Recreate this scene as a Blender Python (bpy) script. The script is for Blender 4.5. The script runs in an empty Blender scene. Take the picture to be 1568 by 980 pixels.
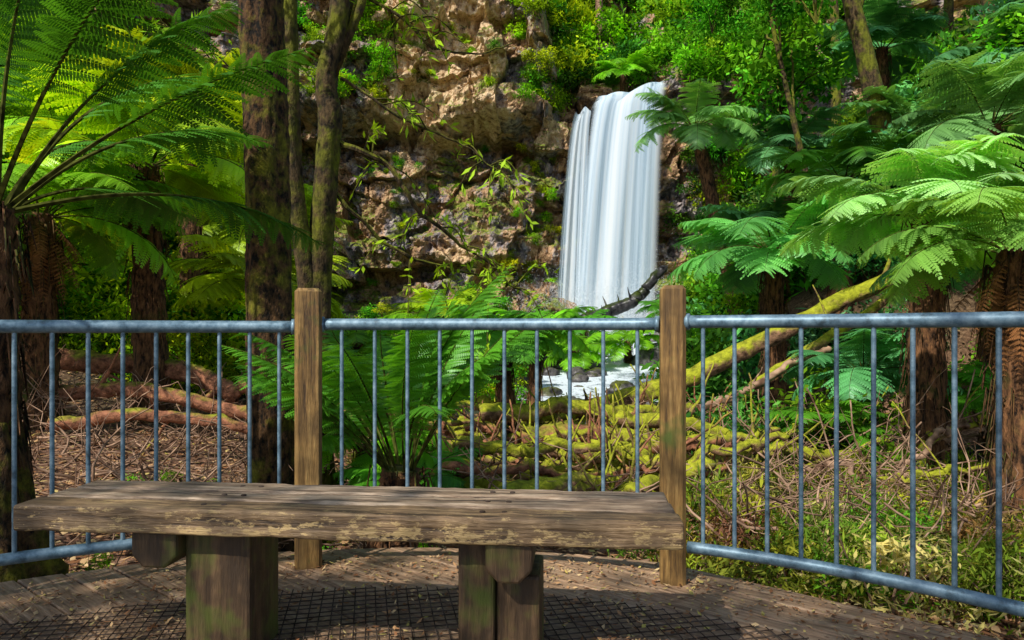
import bpy, math, random
import numpy as np
from mathutils import Vector, Matrix, Euler
random.seed(7); rng=np.random.default_rng(7)
scene=bpy.context.scene
R=math.radians
def link(o,parent=None):
    scene.collection.objects.link(o)
    if parent: o.parent=parent
    return o
def empty(name,loc=(0,0,0),rotz=0):
    e=bpy.data.objects.new(name,None); e.location=loc; e.rotation_euler=(0,0,rotz); e.empty_display_size=.2
    return link(e)
# ---------------------------------------------------------------- noise
def hsh(a,b,s):
    v=np.sin(a*127.1+b*311.7+s*74.7)*43758.5453
    return v-np.floor(v)
def vn(x,y,s=0.):
    x=np.asarray(x,float);y=np.asarray(y,float)
    xi=np.floor(x);yi=np.floor(y);fx=x-xi;fy=y-yi
    fx=fx*fx*(3-2*fx);fy=fy*fy*(3-2*fy)
    a=hsh(xi,yi,s);b=hsh(xi+1,yi,s);c=hsh(xi,yi+1,s);d=hsh(xi+1,yi+1,s)
    return (a*(1-fx)+b*fx)*(1-fy)+(c*(1-fx)+d*fx)*fy
def fbm(x,y,s=0.,o=4):
    t=0;a=.5;n=0
    for i in range(o):
        t=t+a*vn(np.asarray(x)*2**i,np.asarray(y)*2**i,s+i*3.1);n+=a;a*=.5
    return t/n
def cells(u,v,s):
    ui=np.floor(u);vi=np.floor(v)
    f1=np.full(np.shape(u),9.);f2=np.full(np.shape(u),9.);val=np.zeros(np.shape(u))
    for i in(-1,0,1):
        for j in(-1,0,1):
            cx=ui+i;cy=vi+j
            px=cx+.1+.8*hsh(cx,cy,s);py=cy+.1+.8*hsh(cx,cy,s+5)
            d=np.maximum(abs(u-px),abs(v-py))+.3*(abs(u-px)+abs(v-py))
            r=hsh(cx,cy,s+9)
            m=d<f1
            f2=np.where(m,f1,np.minimum(f2,d));val=np.where(m,r,val);f1=np.where(m,d,f1)
    return val,f2-f1
def sst(a,b,x):
    t=np.clip((np.asarray(x,float)-a)/(b-a),0,1);return t*t*(3-2*t)
# ---------------------------------------------------------------- mesh builder
class MB:
    def __init__(s): s.v=[];s.q=[];s.m=[];s.t=[];s.c=[];s.n=0
    def add(s,v,q,mat=0,tint=.5,col=None):
        v=np.asarray(v,float).reshape(-1,3);q=np.asarray(q,int).reshape(-1,4)
        s.v.append(v);s.q.append(q+s.n);s.m.append(np.broadcast_to(np.asarray(mat,int),(len(q),)))
        s.t.append(np.broadcast_to(np.asarray(tint,float),(len(v),)).copy());s.n+=len(v)
        if col is not None: s.c.append(np.broadcast_to(np.array([*col,1.]),(len(v),4)))
    def mesh(s,name,mats,smooth=False):
        v=np.concatenate(s.v);q=np.concatenate(s.q);m=np.concatenate(s.m);t=np.concatenate(s.t)
        me=bpy.data.meshes.new(name)
        me.vertices.add(len(v));me.vertices.foreach_set('co',v.ravel())
        me.loops.add(len(q)*4);me.loops.foreach_set('vertex_index',q.ravel().astype(np.int32))
        me.polygons.add(len(q));me.polygons.foreach_set('loop_start',(np.arange(len(q))*4).astype(np.int32))
        for mt in mats: me.materials.append(mt)
        me.polygons.foreach_set('material_index',m.astype(np.int32))
        me.polygons.foreach_set('use_smooth',np.full(len(q),smooth))
        a=me.attributes.new('tint','FLOAT','POINT');a.data.foreach_set('value',t)
        if s.c:
            c=np.concatenate(s.c)
            if len(c)==len(v):
                a=me.attributes.new('col','FLOAT_COLOR','POINT');a.data.foreach_set('color',c.ravel())
        me.update(calc_edges=True);return me
    def obj(s,name,mats,smooth=False,parent=None):
        return link(bpy.data.objects.new(name,s.mesh(name,mats,smooth)),parent)
def tube(mb,pts,rad,sides=8,mat=0,tint=.5,bump=0.,cap=True,col=None,ridge=0.):
    p=np.asarray(pts,float);n=len(p);rad=np.broadcast_to(np.asarray(rad,float),(n,)).copy()
    if cap:
        p=np.vstack([p[0],p,p[-1]]);rad=np.concatenate([[1e-4],rad,[1e-4]]);n+=2
    T=np.gradient(p[1:-1] if cap else p,axis=0)
    if cap:T=np.vstack([T[0],T,T[-1]])
    T/=np.linalg.norm(T,axis=1)[:,None]+1e-9
    ref=np.array([0,0,1.]) if abs(T[:,2]).mean()<.8 else np.array([0,1.,0])
    A=np.cross(T,ref);A/=np.linalg.norm(A,axis=1)[:,None]+1e-9
    B=np.cross(T,A)
    th=np.arange(sides)/sides*2*math.pi
    rr=rad[:,None]*np.ones(sides)
    if bump: rr=rr*(1+bump*(rng.random((n,sides))-.5)*2)
    if ridge:
        L=np.concatenate([[0],np.cumsum(np.linalg.norm(np.diff(p,axis=0),axis=1))])[:,None]
        rr=rr*(1+ridge*(fbm(np.cos(th)[None]*3+7+0*L,np.sin(th)[None]*3+L*1.3,3)-.5)*2)
    v=p[:,None,:]+rr[:,:,None]*(A[:,None,:]*np.cos(th)[None,:,None]+B[:,None,:]*np.sin(th)[None,:,None])
    i=np.arange(n-1)[:,None];j=np.arange(sides)[None,:];k=(j+1)%sides
    q=np.stack([i*sides+j,i*sides+k,(i+1)*sides+k,(i+1)*sides+j],-1)
    mb.add(v,q,mat,tint,col)
def curve(pts,n=20,wob=0.):
    p=np.asarray(pts,float);k=len(p)
    if k==2: c=p[0]+(p[1]-p[0])*np.linspace(0,1,n)[:,None]
    else:
        t=np.linspace(0,k-1,n);out=[]
        for a in t:
            i=min(int(a),k-2);f=a-i
            p0=p[max(i-1,0)];p1=p[i];p2=p[i+1];p3=p[min(i+2,k-1)]
            out.append(.5*((2*p1)+(-p0+p2)*f+(2*p0-5*p1+4*p2-p3)*f*f+(-p0+3*p1-3*p2+p3)*f**3))
        c=np.array(out)
    if wob:
        w=np.cumsum(rng.normal(0,1,(n,3)),0);w-=np.linspace(0,1,n)[:,None]*w[-1];c=c+w*wob
    return c
# ---------------------------------------------------------------- materials
def newmat(name):
    m=bpy.data.materials.new(name);m.use_nodes=True;nt=m.node_tree;nt.nodes.clear()
    return m,nt
class N:
    def __init__(s,nt): s.nt=nt
    def __call__(s,t,ins=None,**kw):
        n=s.nt.nodes.new(t)
        for k,v in kw.items(): setattr(n,k,v)
        for k,v in (ins or {}).items():
            if isinstance(v,bpy.types.NodeSocket): s.nt.links.new(v,n.inputs[k])
            else: n.inputs[k].default_value=v
        return n
    def ramp(s,fac,stops):
        n=s.nt.nodes.new('ShaderNodeValToRGB');e=n.color_ramp.elements
        while len(e)<len(stops): e.new(.5)
        for i,(p,c) in enumerate(stops):
            e[i].position=p;e[i].color=(*c,1) if len(c)==3 else c
        s.nt.links.new(fac,n.inputs[0]);return n.outputs[0]
    def mix(s,f,a,b,mode='MIX'):
        n=s.nt.nodes.new('ShaderNodeMix');n.data_type='RGBA';n.blend_type=mode
        for k,v in((0,f),(6,a),(7,b)):
            if isinstance(v,bpy.types.NodeSocket): s.nt.links.new(v,n.inputs[k])
            else: n.inputs[k].default_value=v if k==0 else (*v,1)
        return n.outputs[2]
    def math(s,op,a,b=0.,c=0.):
        n=s.nt.nodes.new('ShaderNodeMath');n.operation=op
        for k,v in enumerate((a,b,c)):
            if isinstance(v,bpy.types.NodeSocket): s.nt.links.new(v,n.inputs[k])
            else: n.inputs[k].default_value=v
        return n.outputs[0]
def grey(v): return (v,v,v)
def out(n,sh): n('ShaderNodeOutputMaterial',{'Surface':sh})
def noise(n,vec,sc,det=3,rough=.6,dist=0.):
    return n('ShaderNodeTexNoise',{'Vector':vec,'Scale':sc,'Detail':det,'Roughness':rough,'Distortion':dist}).outputs[0]
def leafmat(name,trans=.4,rough=.45,tr_boost=(1.3,1.15,.4),perv=False,gl=.0):
    m,nt=newmat(name);n=N(nt)
    at=n('ShaderNodeAttribute',attribute_name='tint')
    base=n('ShaderNodeAttribute',attribute_name='col').outputs['Color'] if perv else n('ShaderNodeObjectInfo').outputs['Color']
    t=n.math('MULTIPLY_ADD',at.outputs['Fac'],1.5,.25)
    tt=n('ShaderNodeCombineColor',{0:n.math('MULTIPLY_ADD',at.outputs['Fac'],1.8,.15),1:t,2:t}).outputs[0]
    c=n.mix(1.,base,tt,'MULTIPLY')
    d=n('ShaderNodeBsdfDiffuse',{'Color':c})
    tr=n('ShaderNodeBsdfTranslucent',{'Color':n.mix(1.,c,tr_boost,'MULTIPLY')})
    x=n('ShaderNodeMixShader',{0:trans,1:d.outputs[0],2:tr.outputs[0]})
    if gl:
        g=n('ShaderNodeBsdfGlossy',{'Color':(.8,.95,.9,1),'Roughness':rough})
        x=n('ShaderNodeMixShader',{0:gl,1:x.outputs[0],2:g.outputs[0]})
    out(n,x.outputs[0]);return m
M_leaf=leafmat('leaf',.36,.45);M_leafv=leafmat('foliage_leaf',.38,.5,perv=True);M_frond=leafmat('fern_frond',.42,.4,gl=.03)
def simple(name,c1,c2,sc=4,rough=.85,bump=.3,moss=None,mossamt=.5,stretch=(1,1,1),coord='Position',det=4,mscale=2.,lo=.34,hi=.66):
    m,nt=newmat(name);n=N(nt)
    if coord=='Position': v=n('ShaderNodeNewGeometry').outputs['Position']
    else: v=n('ShaderNodeTexCoord').outputs['Object']
    mp=n('ShaderNodeMapping',{'Vector':v,'Scale':stretch}).outputs[0]
    f=noise(n,mp,sc,det,.7)
    c=n.ramp(f,[(lo,c1),(hi,c2)])
    if moss:
        f2=noise(n,v,mscale,4,.7)
        g=n('ShaderNodeNewGeometry');sp=n('ShaderNodeSeparateXYZ',{0:g.outputs['Normal']})
        a=n.math('MULTIPLY_ADD',sp.outputs[2],.18,f2)
        k=n.ramp(a,[(1-mossamt-.06,grey(0)),(1-mossamt+.1,grey(1))])
        c=n.mix(k,c,n.ramp(f,[(.3,tuple(x*.25 for x in moss)),(.65,moss)]))
    if bump:
        b=n('ShaderNodeBump',{'Height':f,'Strength':bump,'Distance':.03})
        p=n('ShaderNodeBsdfPrincipled',{'Base Color':c,'Roughness':rough,'Normal':b.outputs[0],'Specular IOR Level':.3})
    else: p=n('ShaderNodeBsdfDiffuse',{'Color':c})
    out(n,p.outputs[0]);return m
M_bark=simple('mossy_bark',(.004,.003,.0015),(.15,.075,.028),24,.95,1.,(.20,.19,.012),.44,(1,1,.5),mscale=4.,lo=.40,hi=.68,det=5)
M_bark2=simple('green_mossy_bark',(.010,.008,.004),(.11,.07,.03),18,.95,.9,(.17,.18,.012),.50,(1,1,.5),mscale=3,lo=.38)
M_fernt=simple('fern_trunk_fibre',(.012,.006,.003),(.24,.11,.045),24,.95,1.,(.07,.09,.01),.36,stretch=(1,1,.25),lo=.38)
M_dead=leafmat('dead_frond',.2,.8,(1.1,1,.8))
M_stem=simple('frond_stem',(.02,.02,.006),(.09,.10,.02),20,bump=0,det=1)
M_log=simple('fallen_log',(.05,.024,.012),(.38,.21,.12),14,.85,.9,(.42,.44,.02),.54,mscale=3.,det=5)
M_logred=simple('red_log',(.08,.028,.013),(.48,.20,.105),14,.85,.9,(.32,.33,.02),.38,mscale=2.5,det=5)
M_twig=simple('dry_twig',(.10,.055,.035),(.42,.27,.18),9,bump=0,det=1)
M_wetlog=simple('wet_log',(.010,.010,.012),(.07,.065,.07),5,.35,.4,(.05,.07,.01),.42)
M_boulder=simple('river_rock',(.012,.011,.012),(.16,.145,.14),5,.4,.6,(.12,.14,.02),.34)
m,nt=newmat('forest_floor');n=N(nt);g=n('ShaderNodeNewGeometry');P=g.outputs['Position']
fn=noise(n,P,20,4,.75)
litter=n.ramp(fn,[(.3,(.04,.019,.010)),(.5,(.19,.092,.05)),(.7,(.44,.26,.16))])
soil=n.ramp(fn,[(.3,(.010,.011,.005)),(.7,(.06,.07,.02))])
sp=n('ShaderNodeSeparateXYZ',{0:P})
k=n.ramp(n.math('MULTIPLY_ADD',sp.outputs[1],-.05,n.math('ADD',noise(n,P,.5,2),.45)),[(.35,grey(0)),(.6,grey(1))])
c=n.mix(k,soil,litter)
p=n('ShaderNodeBsdfPrincipled',{'Base Color':c,'Roughness':.95,'Normal':n('ShaderNodeBump',{'Height':fn,'Strength':.8,'Distance':.05}).outputs[0]})
out(n,p.outputs[0]);M_ground=m
m,nt=newmat('cliff_rock');n=N(nt);g=n('ShaderNodeNewGeometry');P=g.outputs['Position']
mp=n('ShaderNodeMapping',{'Vector':P,'Scale':(1.25,1,.7)}).outputs[0]
f=noise(n,mp,.7,5,.7);f2=noise(n,mp,3.2,6,.72,.3)
dark=n.ramp(f2,[(.36,(.016,.013,.017)),(.45,(.12,.10,.115)),(.55,(.32,.27,.265)),(.68,(.60,.50,.45))])
brown=n.ramp(f2,[(.35,(.03,.015,.008)),(.46,(.32,.175,.08)),(.62,(.62,.40,.22))])
dark=n.mix(n.ramp(f,[(.45,grey(0)),(.53,grey(1))]),dark,brown)
tan=n.ramp(f2,[(.35,(.08,.042,.024)),(.45,(.54,.34,.17)),(.62,(.85,.65,.40))])
at=n('ShaderNodeAttribute',attribute_name='tint')
hz=n.math('MULTIPLY_ADD',at.outputs['Fac'],.55,n.math('MULTIPLY',f,.6))
c=n.mix(n.ramp(hz,[(.44,grey(0)),(.60,grey(1))]),dark,tan)
nz=n('ShaderNodeSeparateXYZ',{0:g.outputs['Normal']})
a=n.math('MULTIPLY_ADD',nz.outputs[2],.14,noise(n,P,.6,5,.75))
k=n.ramp(a,[(.57,grey(0)),(.63,grey(1))])
c=n.mix(k,c,n.ramp(f2,[(.3,(.02,.035,.006)),(.65,(.28,.34,.02))]))
p=n('ShaderNodeBsdfPrincipled',{'Base Color':c,'Roughness':.6,'Normal':n('ShaderNodeBump',{'Height':f2,'Strength':.9,'Distance':.2}).outputs[0]})
out(n,p.outputs[0]);M_cliff=m
def timber(name,stops,moss=0.,sc=(2,30,30),wear=None,seed=0,dirt=.8):
    m,nt=newmat(name);n=N(nt);tc=n('ShaderNodeTexCoord').outputs['Object']
    oi=n('ShaderNodeObjectInfo')
    off=n('ShaderNodeVectorMath',{0:tc,1:n('ShaderNodeCombineXYZ',{0:n.math('MULTIPLY',oi.outputs['Random'],31.)}).outputs[0]},operation='ADD').outputs[0]
    mp=n('ShaderNodeMapping',{'Vector':off,'Scale':sc}).outputs[0]
    f=noise(n,mp,1.6,5,.75,.3);c=n.ramp(f,stops)
    big=noise(n,off,5,3,.7)
    c=n.mix(n.ramp(big,[(.34,grey(dirt)),(.56,grey(0))]),c,tuple(x*.35 for x in stops[1][1]))
    if wear:
        w=noise(n,n('ShaderNodeMapping',{'Vector':off,'Scale':(20,90,55)}).outputs[0],1.,4,.8)
        sz=n('ShaderNodeSeparateXYZ',{0:tc}).outputs[2]
        w=n.math('MULTIPLY_ADD',sz,-1.6,w)
        c=n.mix(n.ramp(n.math('MULTIPLY_ADD',big,.35,w),[(.70,grey(0)),(.76,grey(.75))]),c,wear)
    if moss:
        c=n.mix(n.ramp(big,[(.62-moss*.3,grey(0)),(.78-moss*.3,grey(1))]),c,(.08,.10,.012))
    b=n('ShaderNodeBump',{'Height':f,'Strength':.9,'Distance':.01})
    p=n('ShaderNodeBsdfPrincipled',{'Base Color':c,'Roughness':.6,'Normal':b.outputs[0]})
    out(n,p.outputs[0]);return m
M_seat=timber('weathered_seat_timber',[(.36,(.035,.020,.012)),(.47,(.27,.18,.11)),(.64,(.58,.44,.30))],dirt=.6)
M_front=timber('worn_seat_edge_timber',[(.36,(.03,.015,.007)),(.48,(.20,.12,.055)),(.68,(.44,.29,.15))],wear=(.55,.38,.16),dirt=.7)
M_leg=timber('old_leg_timber',[(.3,(.018,.010,.006)),(.5,(.09,.05,.022)),(.75,(.24,.14,.065))],.5,(26,26,2.5))
M_post=timber('fence_post_timber',[(.34,(.045,.022,.007)),(.5,(.24,.13,.034)),(.72,(.48,.30,.10))],.2,(30,30,2.))
M_deck=timber('deck_timber',[(.3,(.09,.05,.028)),(.5,(.34,.21,.12)),(.75,(.60,.43,.28))],0,(2,26,26),dirt=.5)
m,nt=newmat('galvanised_steel');n=N(nt);P=n('ShaderNodeTexCoord').outputs['Object']
f=noise(n,P,22,4,.7)
c=n.ramp(f,[(.3,(.05,.08,.10)),(.45,(.11,.19,.25)),(.7,(.26,.37,.44))])
p=n('ShaderNodeBsdfPrincipled',{'Base Color':c,'Metallic':.3,'Roughness':n.math('MULTIPLY_ADD',f,.3,.32)})
out(n,p.outputs[0]);M_steel=m
M_wire=simple('mesh_wire',(.04,.028,.022),(.10,.075,.06),20,bump=0,det=1)
m,nt=newmat('leaf_litter');n=N(nt);at=n('ShaderNodeAttribute',attribute_name='tint')
c=n.ramp(at.outputs['Fac'],[(0.,(.09,.04,.02)),(.3,(.28,.13,.06)),(.6,(.46,.27,.13)),(.85,(.58,.42,.22)),(1.,(.46,.38,.08))])
d=n('ShaderNodeBsdfDiffuse',{'Color':c});out(n,d.outputs[0]);M_litter=m
m,nt=newmat('falling_water');n=N(nt);uv=n('ShaderNodeAttribute',attribute_name='flow')
f=noise(n,n('ShaderNodeMapping',{'Vector':uv.outputs['Vector'],'Scale':(17,.6,1)}).outputs[0],1.,3,.5)
f2=noise(n,n('ShaderNodeMapping',{'Vector':uv.outputs['Vector'],'Scale':(5,.3,1)}).outputs[0],1.,1,.5)
s=n.math('ADD',n.math('MULTIPLY',f,.45),n.math('MULTIPLY',f2,.55))
at=n('ShaderNodeAttribute',attribute_name='tint')
al=n.math('MULTIPLY',n.ramp(s,[(.34,grey(.2)),(.5,grey(.97))]),at.outputs['Fac'])
c=n.ramp(s,[(.36,(.46,.66,.84)),(.62,(.92,.96,.99))])
d=n('ShaderNodeBsdfDiffuse',{'Color':c});tl=n('ShaderNodeBsdfTranslucent',{'Color':c})
w=n('ShaderNodeMixShader',{0:.4,1:d.outputs[0],2:tl.outputs[0]})
t=n('ShaderNodeBsdfTransparent')
out(n,n('ShaderNodeMixShader',{0:al,1:t.outputs[0],2:w.outputs[0]}).outputs[0]);M_fall=m
m,nt=newmat('water_spray');n=N(nt);out(n,n('ShaderNodeBsdfDiffuse',{'Color':(.85,.92,.97,1)}).outputs[0]);M_spray=m
m,nt=newmat('stream_water');n=N(nt);P=n('ShaderNodeNewGeometry').outputs['Position']
f=noise(n,n('ShaderNodeMapping',{'Vector':P,'Scale':(2.2,1.2,1)}).outputs[0],2.2,4,.7,.8)
at=n('ShaderNodeAttribute',attribute_name='tint')
k=n.ramp(n.math('MULTIPLY_ADD',at.outputs['Fac'],.25,f),[(.48,grey(0)),(.68,grey(1))])
c=n.mix(k,(.012,.02,.028),(.76,.85,.92))
p=n('ShaderNodeBsdfPrincipled',{'Base Color':c,'Roughness':n.math('MULTIPLY_ADD',k,.4,.08),'Normal':n('ShaderNodeBump',{'Height':f,'Strength':.5,'Distance':.1}).outputs[0]})
out(n,p.outputs[0]);M_stream=m
# ---------------------------------------------------------------- terrain
RIV=np.array([(4.3,28.6),(3.6,24),(2.9,20),(2.3,16.5),(1.8,13),(2.1,10.4),(3.1,9.3),(5.,7.9),(7.5,6.4),(12,4.7)])
RIVZ=np.array([.75,.45,.05,-.26,-.40,-.50,-.56,-.6,-.65,-.7])
rc=curve(np.column_stack([RIV,RIVZ]),60)
def river(x,y):
    d=np.full(np.shape(x),99.);z=np.zeros(np.shape(x))
    for p in rc:
        dd=np.hypot(x-p[0],y-p[1]);m=dd<d;z=np.where(m,p[2],z);d=np.minimum(d,dd)
    return d,z
def ground(x,y):
    x=np.asarray(x,float);y=np.asarray(y,float)
    z=-.5+1.5*sst(16,29,y)
    z=z+.13*np.maximum(0,-x-1.5)*sst(1,4,y)*(x>-12)+(x<=-12)*1.36*sst(1,4,y)
    x0=.235*np.maximum(y,0)+.3
    sr=np.maximum(0,x-x0);z=z+sst(5.,13.,y)*20*(1-np.exp(-1.35*sr/20))
    xl=.36*np.maximum(y,0)+1.2
    sl=np.maximum(0,-x-xl);z=z+sst(8.,15.,y)*18*(1-np.exp(-1.2*sl/18))
    z=z+sst(31,37,y)*17*(1-sst(6,30,np.abs(x)) *.5)
    z=z+.28*(fbm(x*.6,y*.6,2)-.5)+ .8*(fbm(x*.2,y*.2,8)-.5)*sst(6,14,y)
    d,rz=river(x,y)
    k=1-sst(1.1,2.6,d);z=z*(1-k)+(rz-.25)*k
    c=1-sst(2.9,3.6,np.hypot(x+.43,y-.09));z=z*(1-c)+(-.5)*c
    return z
u=np.linspace(-1,1,300);gx=np.sign(u)*(abs(u)*16+abs(u)**4*74);v=np.linspace(0,1,300);gy=-40*(1-v)**3*1+v*60+v**4*60
X,Y=np.meshgrid(gx,gy);Z=ground(X,Y)
def grid_quads(ny,nx):
    i=np.arange(ny-1)[:,None]*nx;j=np.arange(nx-1)[None,:]
    return np.stack([i+j,i+j+1,i+j+1+nx,i+j+nx],-1).reshape(-1,4)
mb=MB();mb.add(np.stack([X,Y,Z],-1),grid_quads(300,300));mb.obj('ground',[M_ground],True)
def cliffparts(x,z):
    wx=1.8*(fbm(x*.5,z*.5,51)-.5);wz=1.6*(fbm(x*.6,z*.6,52)-.5)
    c1=cells(x*.30+wx*.6,z*.80+wz*.6,1);c2=cells(x*.85+wx*.7,z*.36+wz*.5,2);c3=cells(x*1.5+wx*1.2,z*1.9+wz*1.4,3)
    return c1,c2,c3
def cliffy(x,z):
    x=np.asarray(x,float);z=np.asarray(z,float)
    y=30.3+2.2*(fbm(x*.22,z*.18,4)-.5)
    zz=z+1.6*(fbm(x*.5,z*.1,14)-.5)
    left=1-sst(.5,2.2,x)
    y=y-1.7*sst(9.4,10.1,zz)*left+1.0*sst(12.6,13,zz)*left
    y=y+1.6*sst(6.8,8.4,zz)*(1-sst(9.2,9.8,zz))*np.exp(-((x+1.5)/2.6)**2)
    y=y-1.4*(1-sst(1.5,3.5,z))-.8*(1-sst(4.6,5.1,zz))
    (c1,e1),(c2,e2),(c3,e3)=cliffparts(x,z)
    y=y-2.0*(c1-.5)-1.3*(c2-.5)-.28*(c3-.5)
    y=y+1.1*abs(fbm(x*.9,z*.9,61,6)-.5)*2+.3*(fbm(x*4,z*3,6)-.5)
    zt=11.2*(1-left)+16.5*left
    y=y+np.maximum(0,z-zt)*.75-.5
    y=y-.22*np.maximum(0,-x-9)-.3*np.maximum(0,x-9)
    ch=np.exp(-((x-4.6)/2.2)**4);y=y+.6*ch*sst(10,11,z)+.8*ch
    return y
cx=np.concatenate([np.linspace(-22,-10.1,70),np.linspace(-10,8.5,440),np.linspace(8.6,24,90)]);cz=np.concatenate([np.linspace(-1.5,16,380),np.linspace(16.1,26,50)]);CX,CZ=np.meshgrid(cx,cz);CY=cliffy(CX,CZ)
(_c1,_),(_c2,_),_c3=cliffparts(CX,CZ)
tan=sst(8.6,10.5,CZ+2*(fbm(CX*.4,CZ*.4,21)-.5))*np.exp(-((CX+3.1)/3.2)**4)*.85+.8*np.exp(-((CX+2.4)/.9)**2-((CZ-3.9)/.6)**2)+.5*(fbm(CX*.5,CZ*.5,33)-.35)+.35*(_c1-.5)+.35*(_c2-.5)-.5*sst(2.3,3,CX)
mb=MB();mb.add(np.stack([CX,CY,CZ],-1),grid_quads(len(cz),len(cx)),0,tan.ravel());mb.obj('cliff_rock_face',[M_cliff])
mb=MB();T=np.gradient(rc[:,:2],axis=0);T/=np.linalg.norm(T,axis=1)[:,None];Np=np.column_stack([-T[:,1],T[:,0]])
w=np.linspace(-1.7,1.7,14);V=np.zeros((60,14,3))
V[:,:,:2]=rc[:,None,:2]+Np[:,None,:]*w[None,:,None];V[:,:,2]=rc[:,None,2]-.02
tn=np.clip((rc[:,1]-9)/7,0,1)
mb.add(V,grid_quads(60,14),0,np.repeat(.1+.8*tn,14));mb.obj('stream_water',[M_stream],True)
def curtain(xt0,xt1,zt0,zt1,xb0,xb1,yb,seed,alpha,parent,name):
    nu,nv=110,60;U,Vv=np.meshgrid(np.linspace(0,1,nu),np.linspace(0,1,nv))
    xt=xt0+(xt1-xt0)*U;zt=zt0+(zt1-zt0)*U+.12*np.sin(U*9+seed);xb=xb0+(xb1-xb0)*U
    lip=.10
    a=np.clip(Vv/lip,0,1);b=np.clip((Vv-lip)/(1-lip),0,1)
    x=xt+(xb-xt)*(b**.55)
    y=31.2-(31.2-29.0)*np.sin(a*math.pi/2)-(29.-yb)*b**.6
    z=zt-.35*a**3-(zt-.35-.6)*b
    fold=.5*(vn(U*6+b*.4,U*0,seed)-.5)+.06*(vn(U*19,U*0,seed+2)-.5)
    y=y+fold*(.3+b*.7)
    edge=sst(0,.11,U+.03*(vn(Vv*5,U*0,seed)-.5))*(1-sst(.89,1,U))
    mb=MB();mb.add(np.stack([x,y,z],-1),grid_quads(nv,nu),0,(alpha*edge).ravel())
    o=mb.obj(name,[M_fall],True,parent)
    at=o.data.attributes.new('flow','FLOAT_VECTOR','POINT')
    at.data.foreach_set('vector',np.stack([U+seed,Vv,0*U],-1).ravel())
wf=empty('waterfall')
curtain(3.6,6.65,10.9,11.75,2.4,6.0,28.1,1.3,1.,wf,'main_curtain')
curtain(3.5,6.6,10.9,11.65,2.5,5.9,28.7,5.2,1.,wf,'rear_curtain')
curtain(2.7,3.4,10.35,10.6,1.75,3.0,28.3,8.7,.95,wf,'side_curtain')
mb=MB();n_=110000
pp=np.column_stack([rng.normal(4.0,1.55,n_),rng.normal(27.4,.5,n_),.5+abs(rng.normal(0,1.2,n_))])
s_=rng.uniform(.005,.011,n_)[:,None];a1=rng.normal(0,1,(n_,3));a1/=np.linalg.norm(a1,axis=1)[:,None];a2=np.cross(a1,rng.normal(0,1,(n_,3)));a2/=np.linalg.norm(a2,axis=1)[:,None]
mb.add(np.stack([pp-a1*s_,pp-a2*s_,pp+a1*s_,pp+a2*s_],1),np.arange(n_*4).reshape(-1,4));mb.obj('spray_droplets',[M_spray],False,wf)
# ---------------------------------------------------------------- fern fronds
def pinna_template(n):
    V=[];Q=[];k=0
    for j in range(n):
        t=.03+.95*j/n;w=.82/n;l=.19*(1-t)**.75*(.75+.25*min(1,t*6))+.012
        for s in(1,-1):
            V+=[(t,0),(t+w*.1,s*l*.75),(t+w*.9,s*l),(t+w,s*l*.1)]
            Q.append((k,k+1,k+2,k+3));k+=4
    return np.array(V),np.array(Q)
PT=pinna_template(11);PTL=pinna_template(7);PTH=pinna_template(14)
def frond(mb,base,az,L,phi0,droop,width,npin=30,s0=.14,mat=0,stem=1,tint=.5,tpl=None,rr=.010,sidebend=0.):
    tpl=tpl or PT;ns=20;s=np.linspace(0,1,ns)
    phi=phi0-droop*s**1.25;aa=az+sidebend*s**1.5
    d=np.column_stack([np.cos(phi)*np.cos(aa),np.cos(phi)*np.sin(aa),np.sin(phi)])
    P=np.vstack([[0,0,0],np.cumsum((d[1:]+d[:-1])/2,0)])*L/(ns-1)+np.asarray(base)
    tube(mb,P,rr*(1-.85*s)*L/1.4,4,stem,.5,cap=False)
    si=s0+(1-s0)*(np.arange(npin)/npin)**.93
    pos=np.column_stack([np.interp(si,s,P[:,k]) for k in range(3)])
    T=np.column_stack([np.interp(si,s,d[:,k]) for k in range(3)])
    ai=np.interp(si,s,aa);S=np.column_stack([-np.sin(ai),np.cos(ai),0*ai])
    Nn=np.cross(T,S);Nn*=np.where(Nn[:,2:3]<0,-1,1) if abs(phi0)<1.4 else 1
    q=(si-s0)/(1-s0);wl=width*(np.sin(math.pi*np.clip(q*.86+.1,0,1))**.8)*(1-.25*q)
    tv,tq=tpl;m=len(tv)
    for side in(1,-1):
        sw=.30+.35*q+rng.normal(0,.07,npin);lift=rng.normal(-.12,.14,npin)
        D=S*side*np.cos(sw)[:,None]+T*np.sin(sw)[:,None]+Nn*lift[:,None]
        D/=np.linalg.norm(D,axis=1)[:,None];A=np.cross(Nn,D);A/=np.linalg.norm(A,axis=1)[:,None]
        l=(wl*rng.uniform(.8,1.1,npin))[:,None,None]
        V=pos[:,None,:]+l*(D[:,None,:]*tv[None,:,0:1]+A[:,None,:]*tv[None,:,1:2]-Nn[:,None,:]*(.28*tv[None,:,0:1]**2))
        V[:,:,2]-=(abs(tv[None,:,1])*.25)*l[:,:,0]
        Q=tq[None]+(np.arange(npin)*m)[:,None,None]
        tt=np.repeat(np.clip(tint+rng.normal(0,.10,npin),0,1),m)
        mb.add(V,Q,mat,tt)
def crown(name,nf,L,phi=(.2,1.1),dr=(1.,1.7),width=.34,s0=.16,npin=28,rr=.010,tpl=None):
    mb=MB()
    for i in range(nf):
        az=i*2.39996+rng.uniform(-.25,.25);f=i/nf
        p=phi[0]+(phi[1]-phi[0])*f+rng.uniform(-.12,.12)
        frond(mb,(.05*math.cos(az),.05*math.sin(az),0),az,L*rng.uniform(.8,1.1),p,rng.uniform(*dr),width*L*rng.uniform(.85,1.1),npin,s0,0,1,rng.uniform(.3,.85),tpl,rr=rr,sidebend=rng.uniform(-.3,.3))
    return mb.mesh(name,[M_frond,M_stem])
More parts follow.
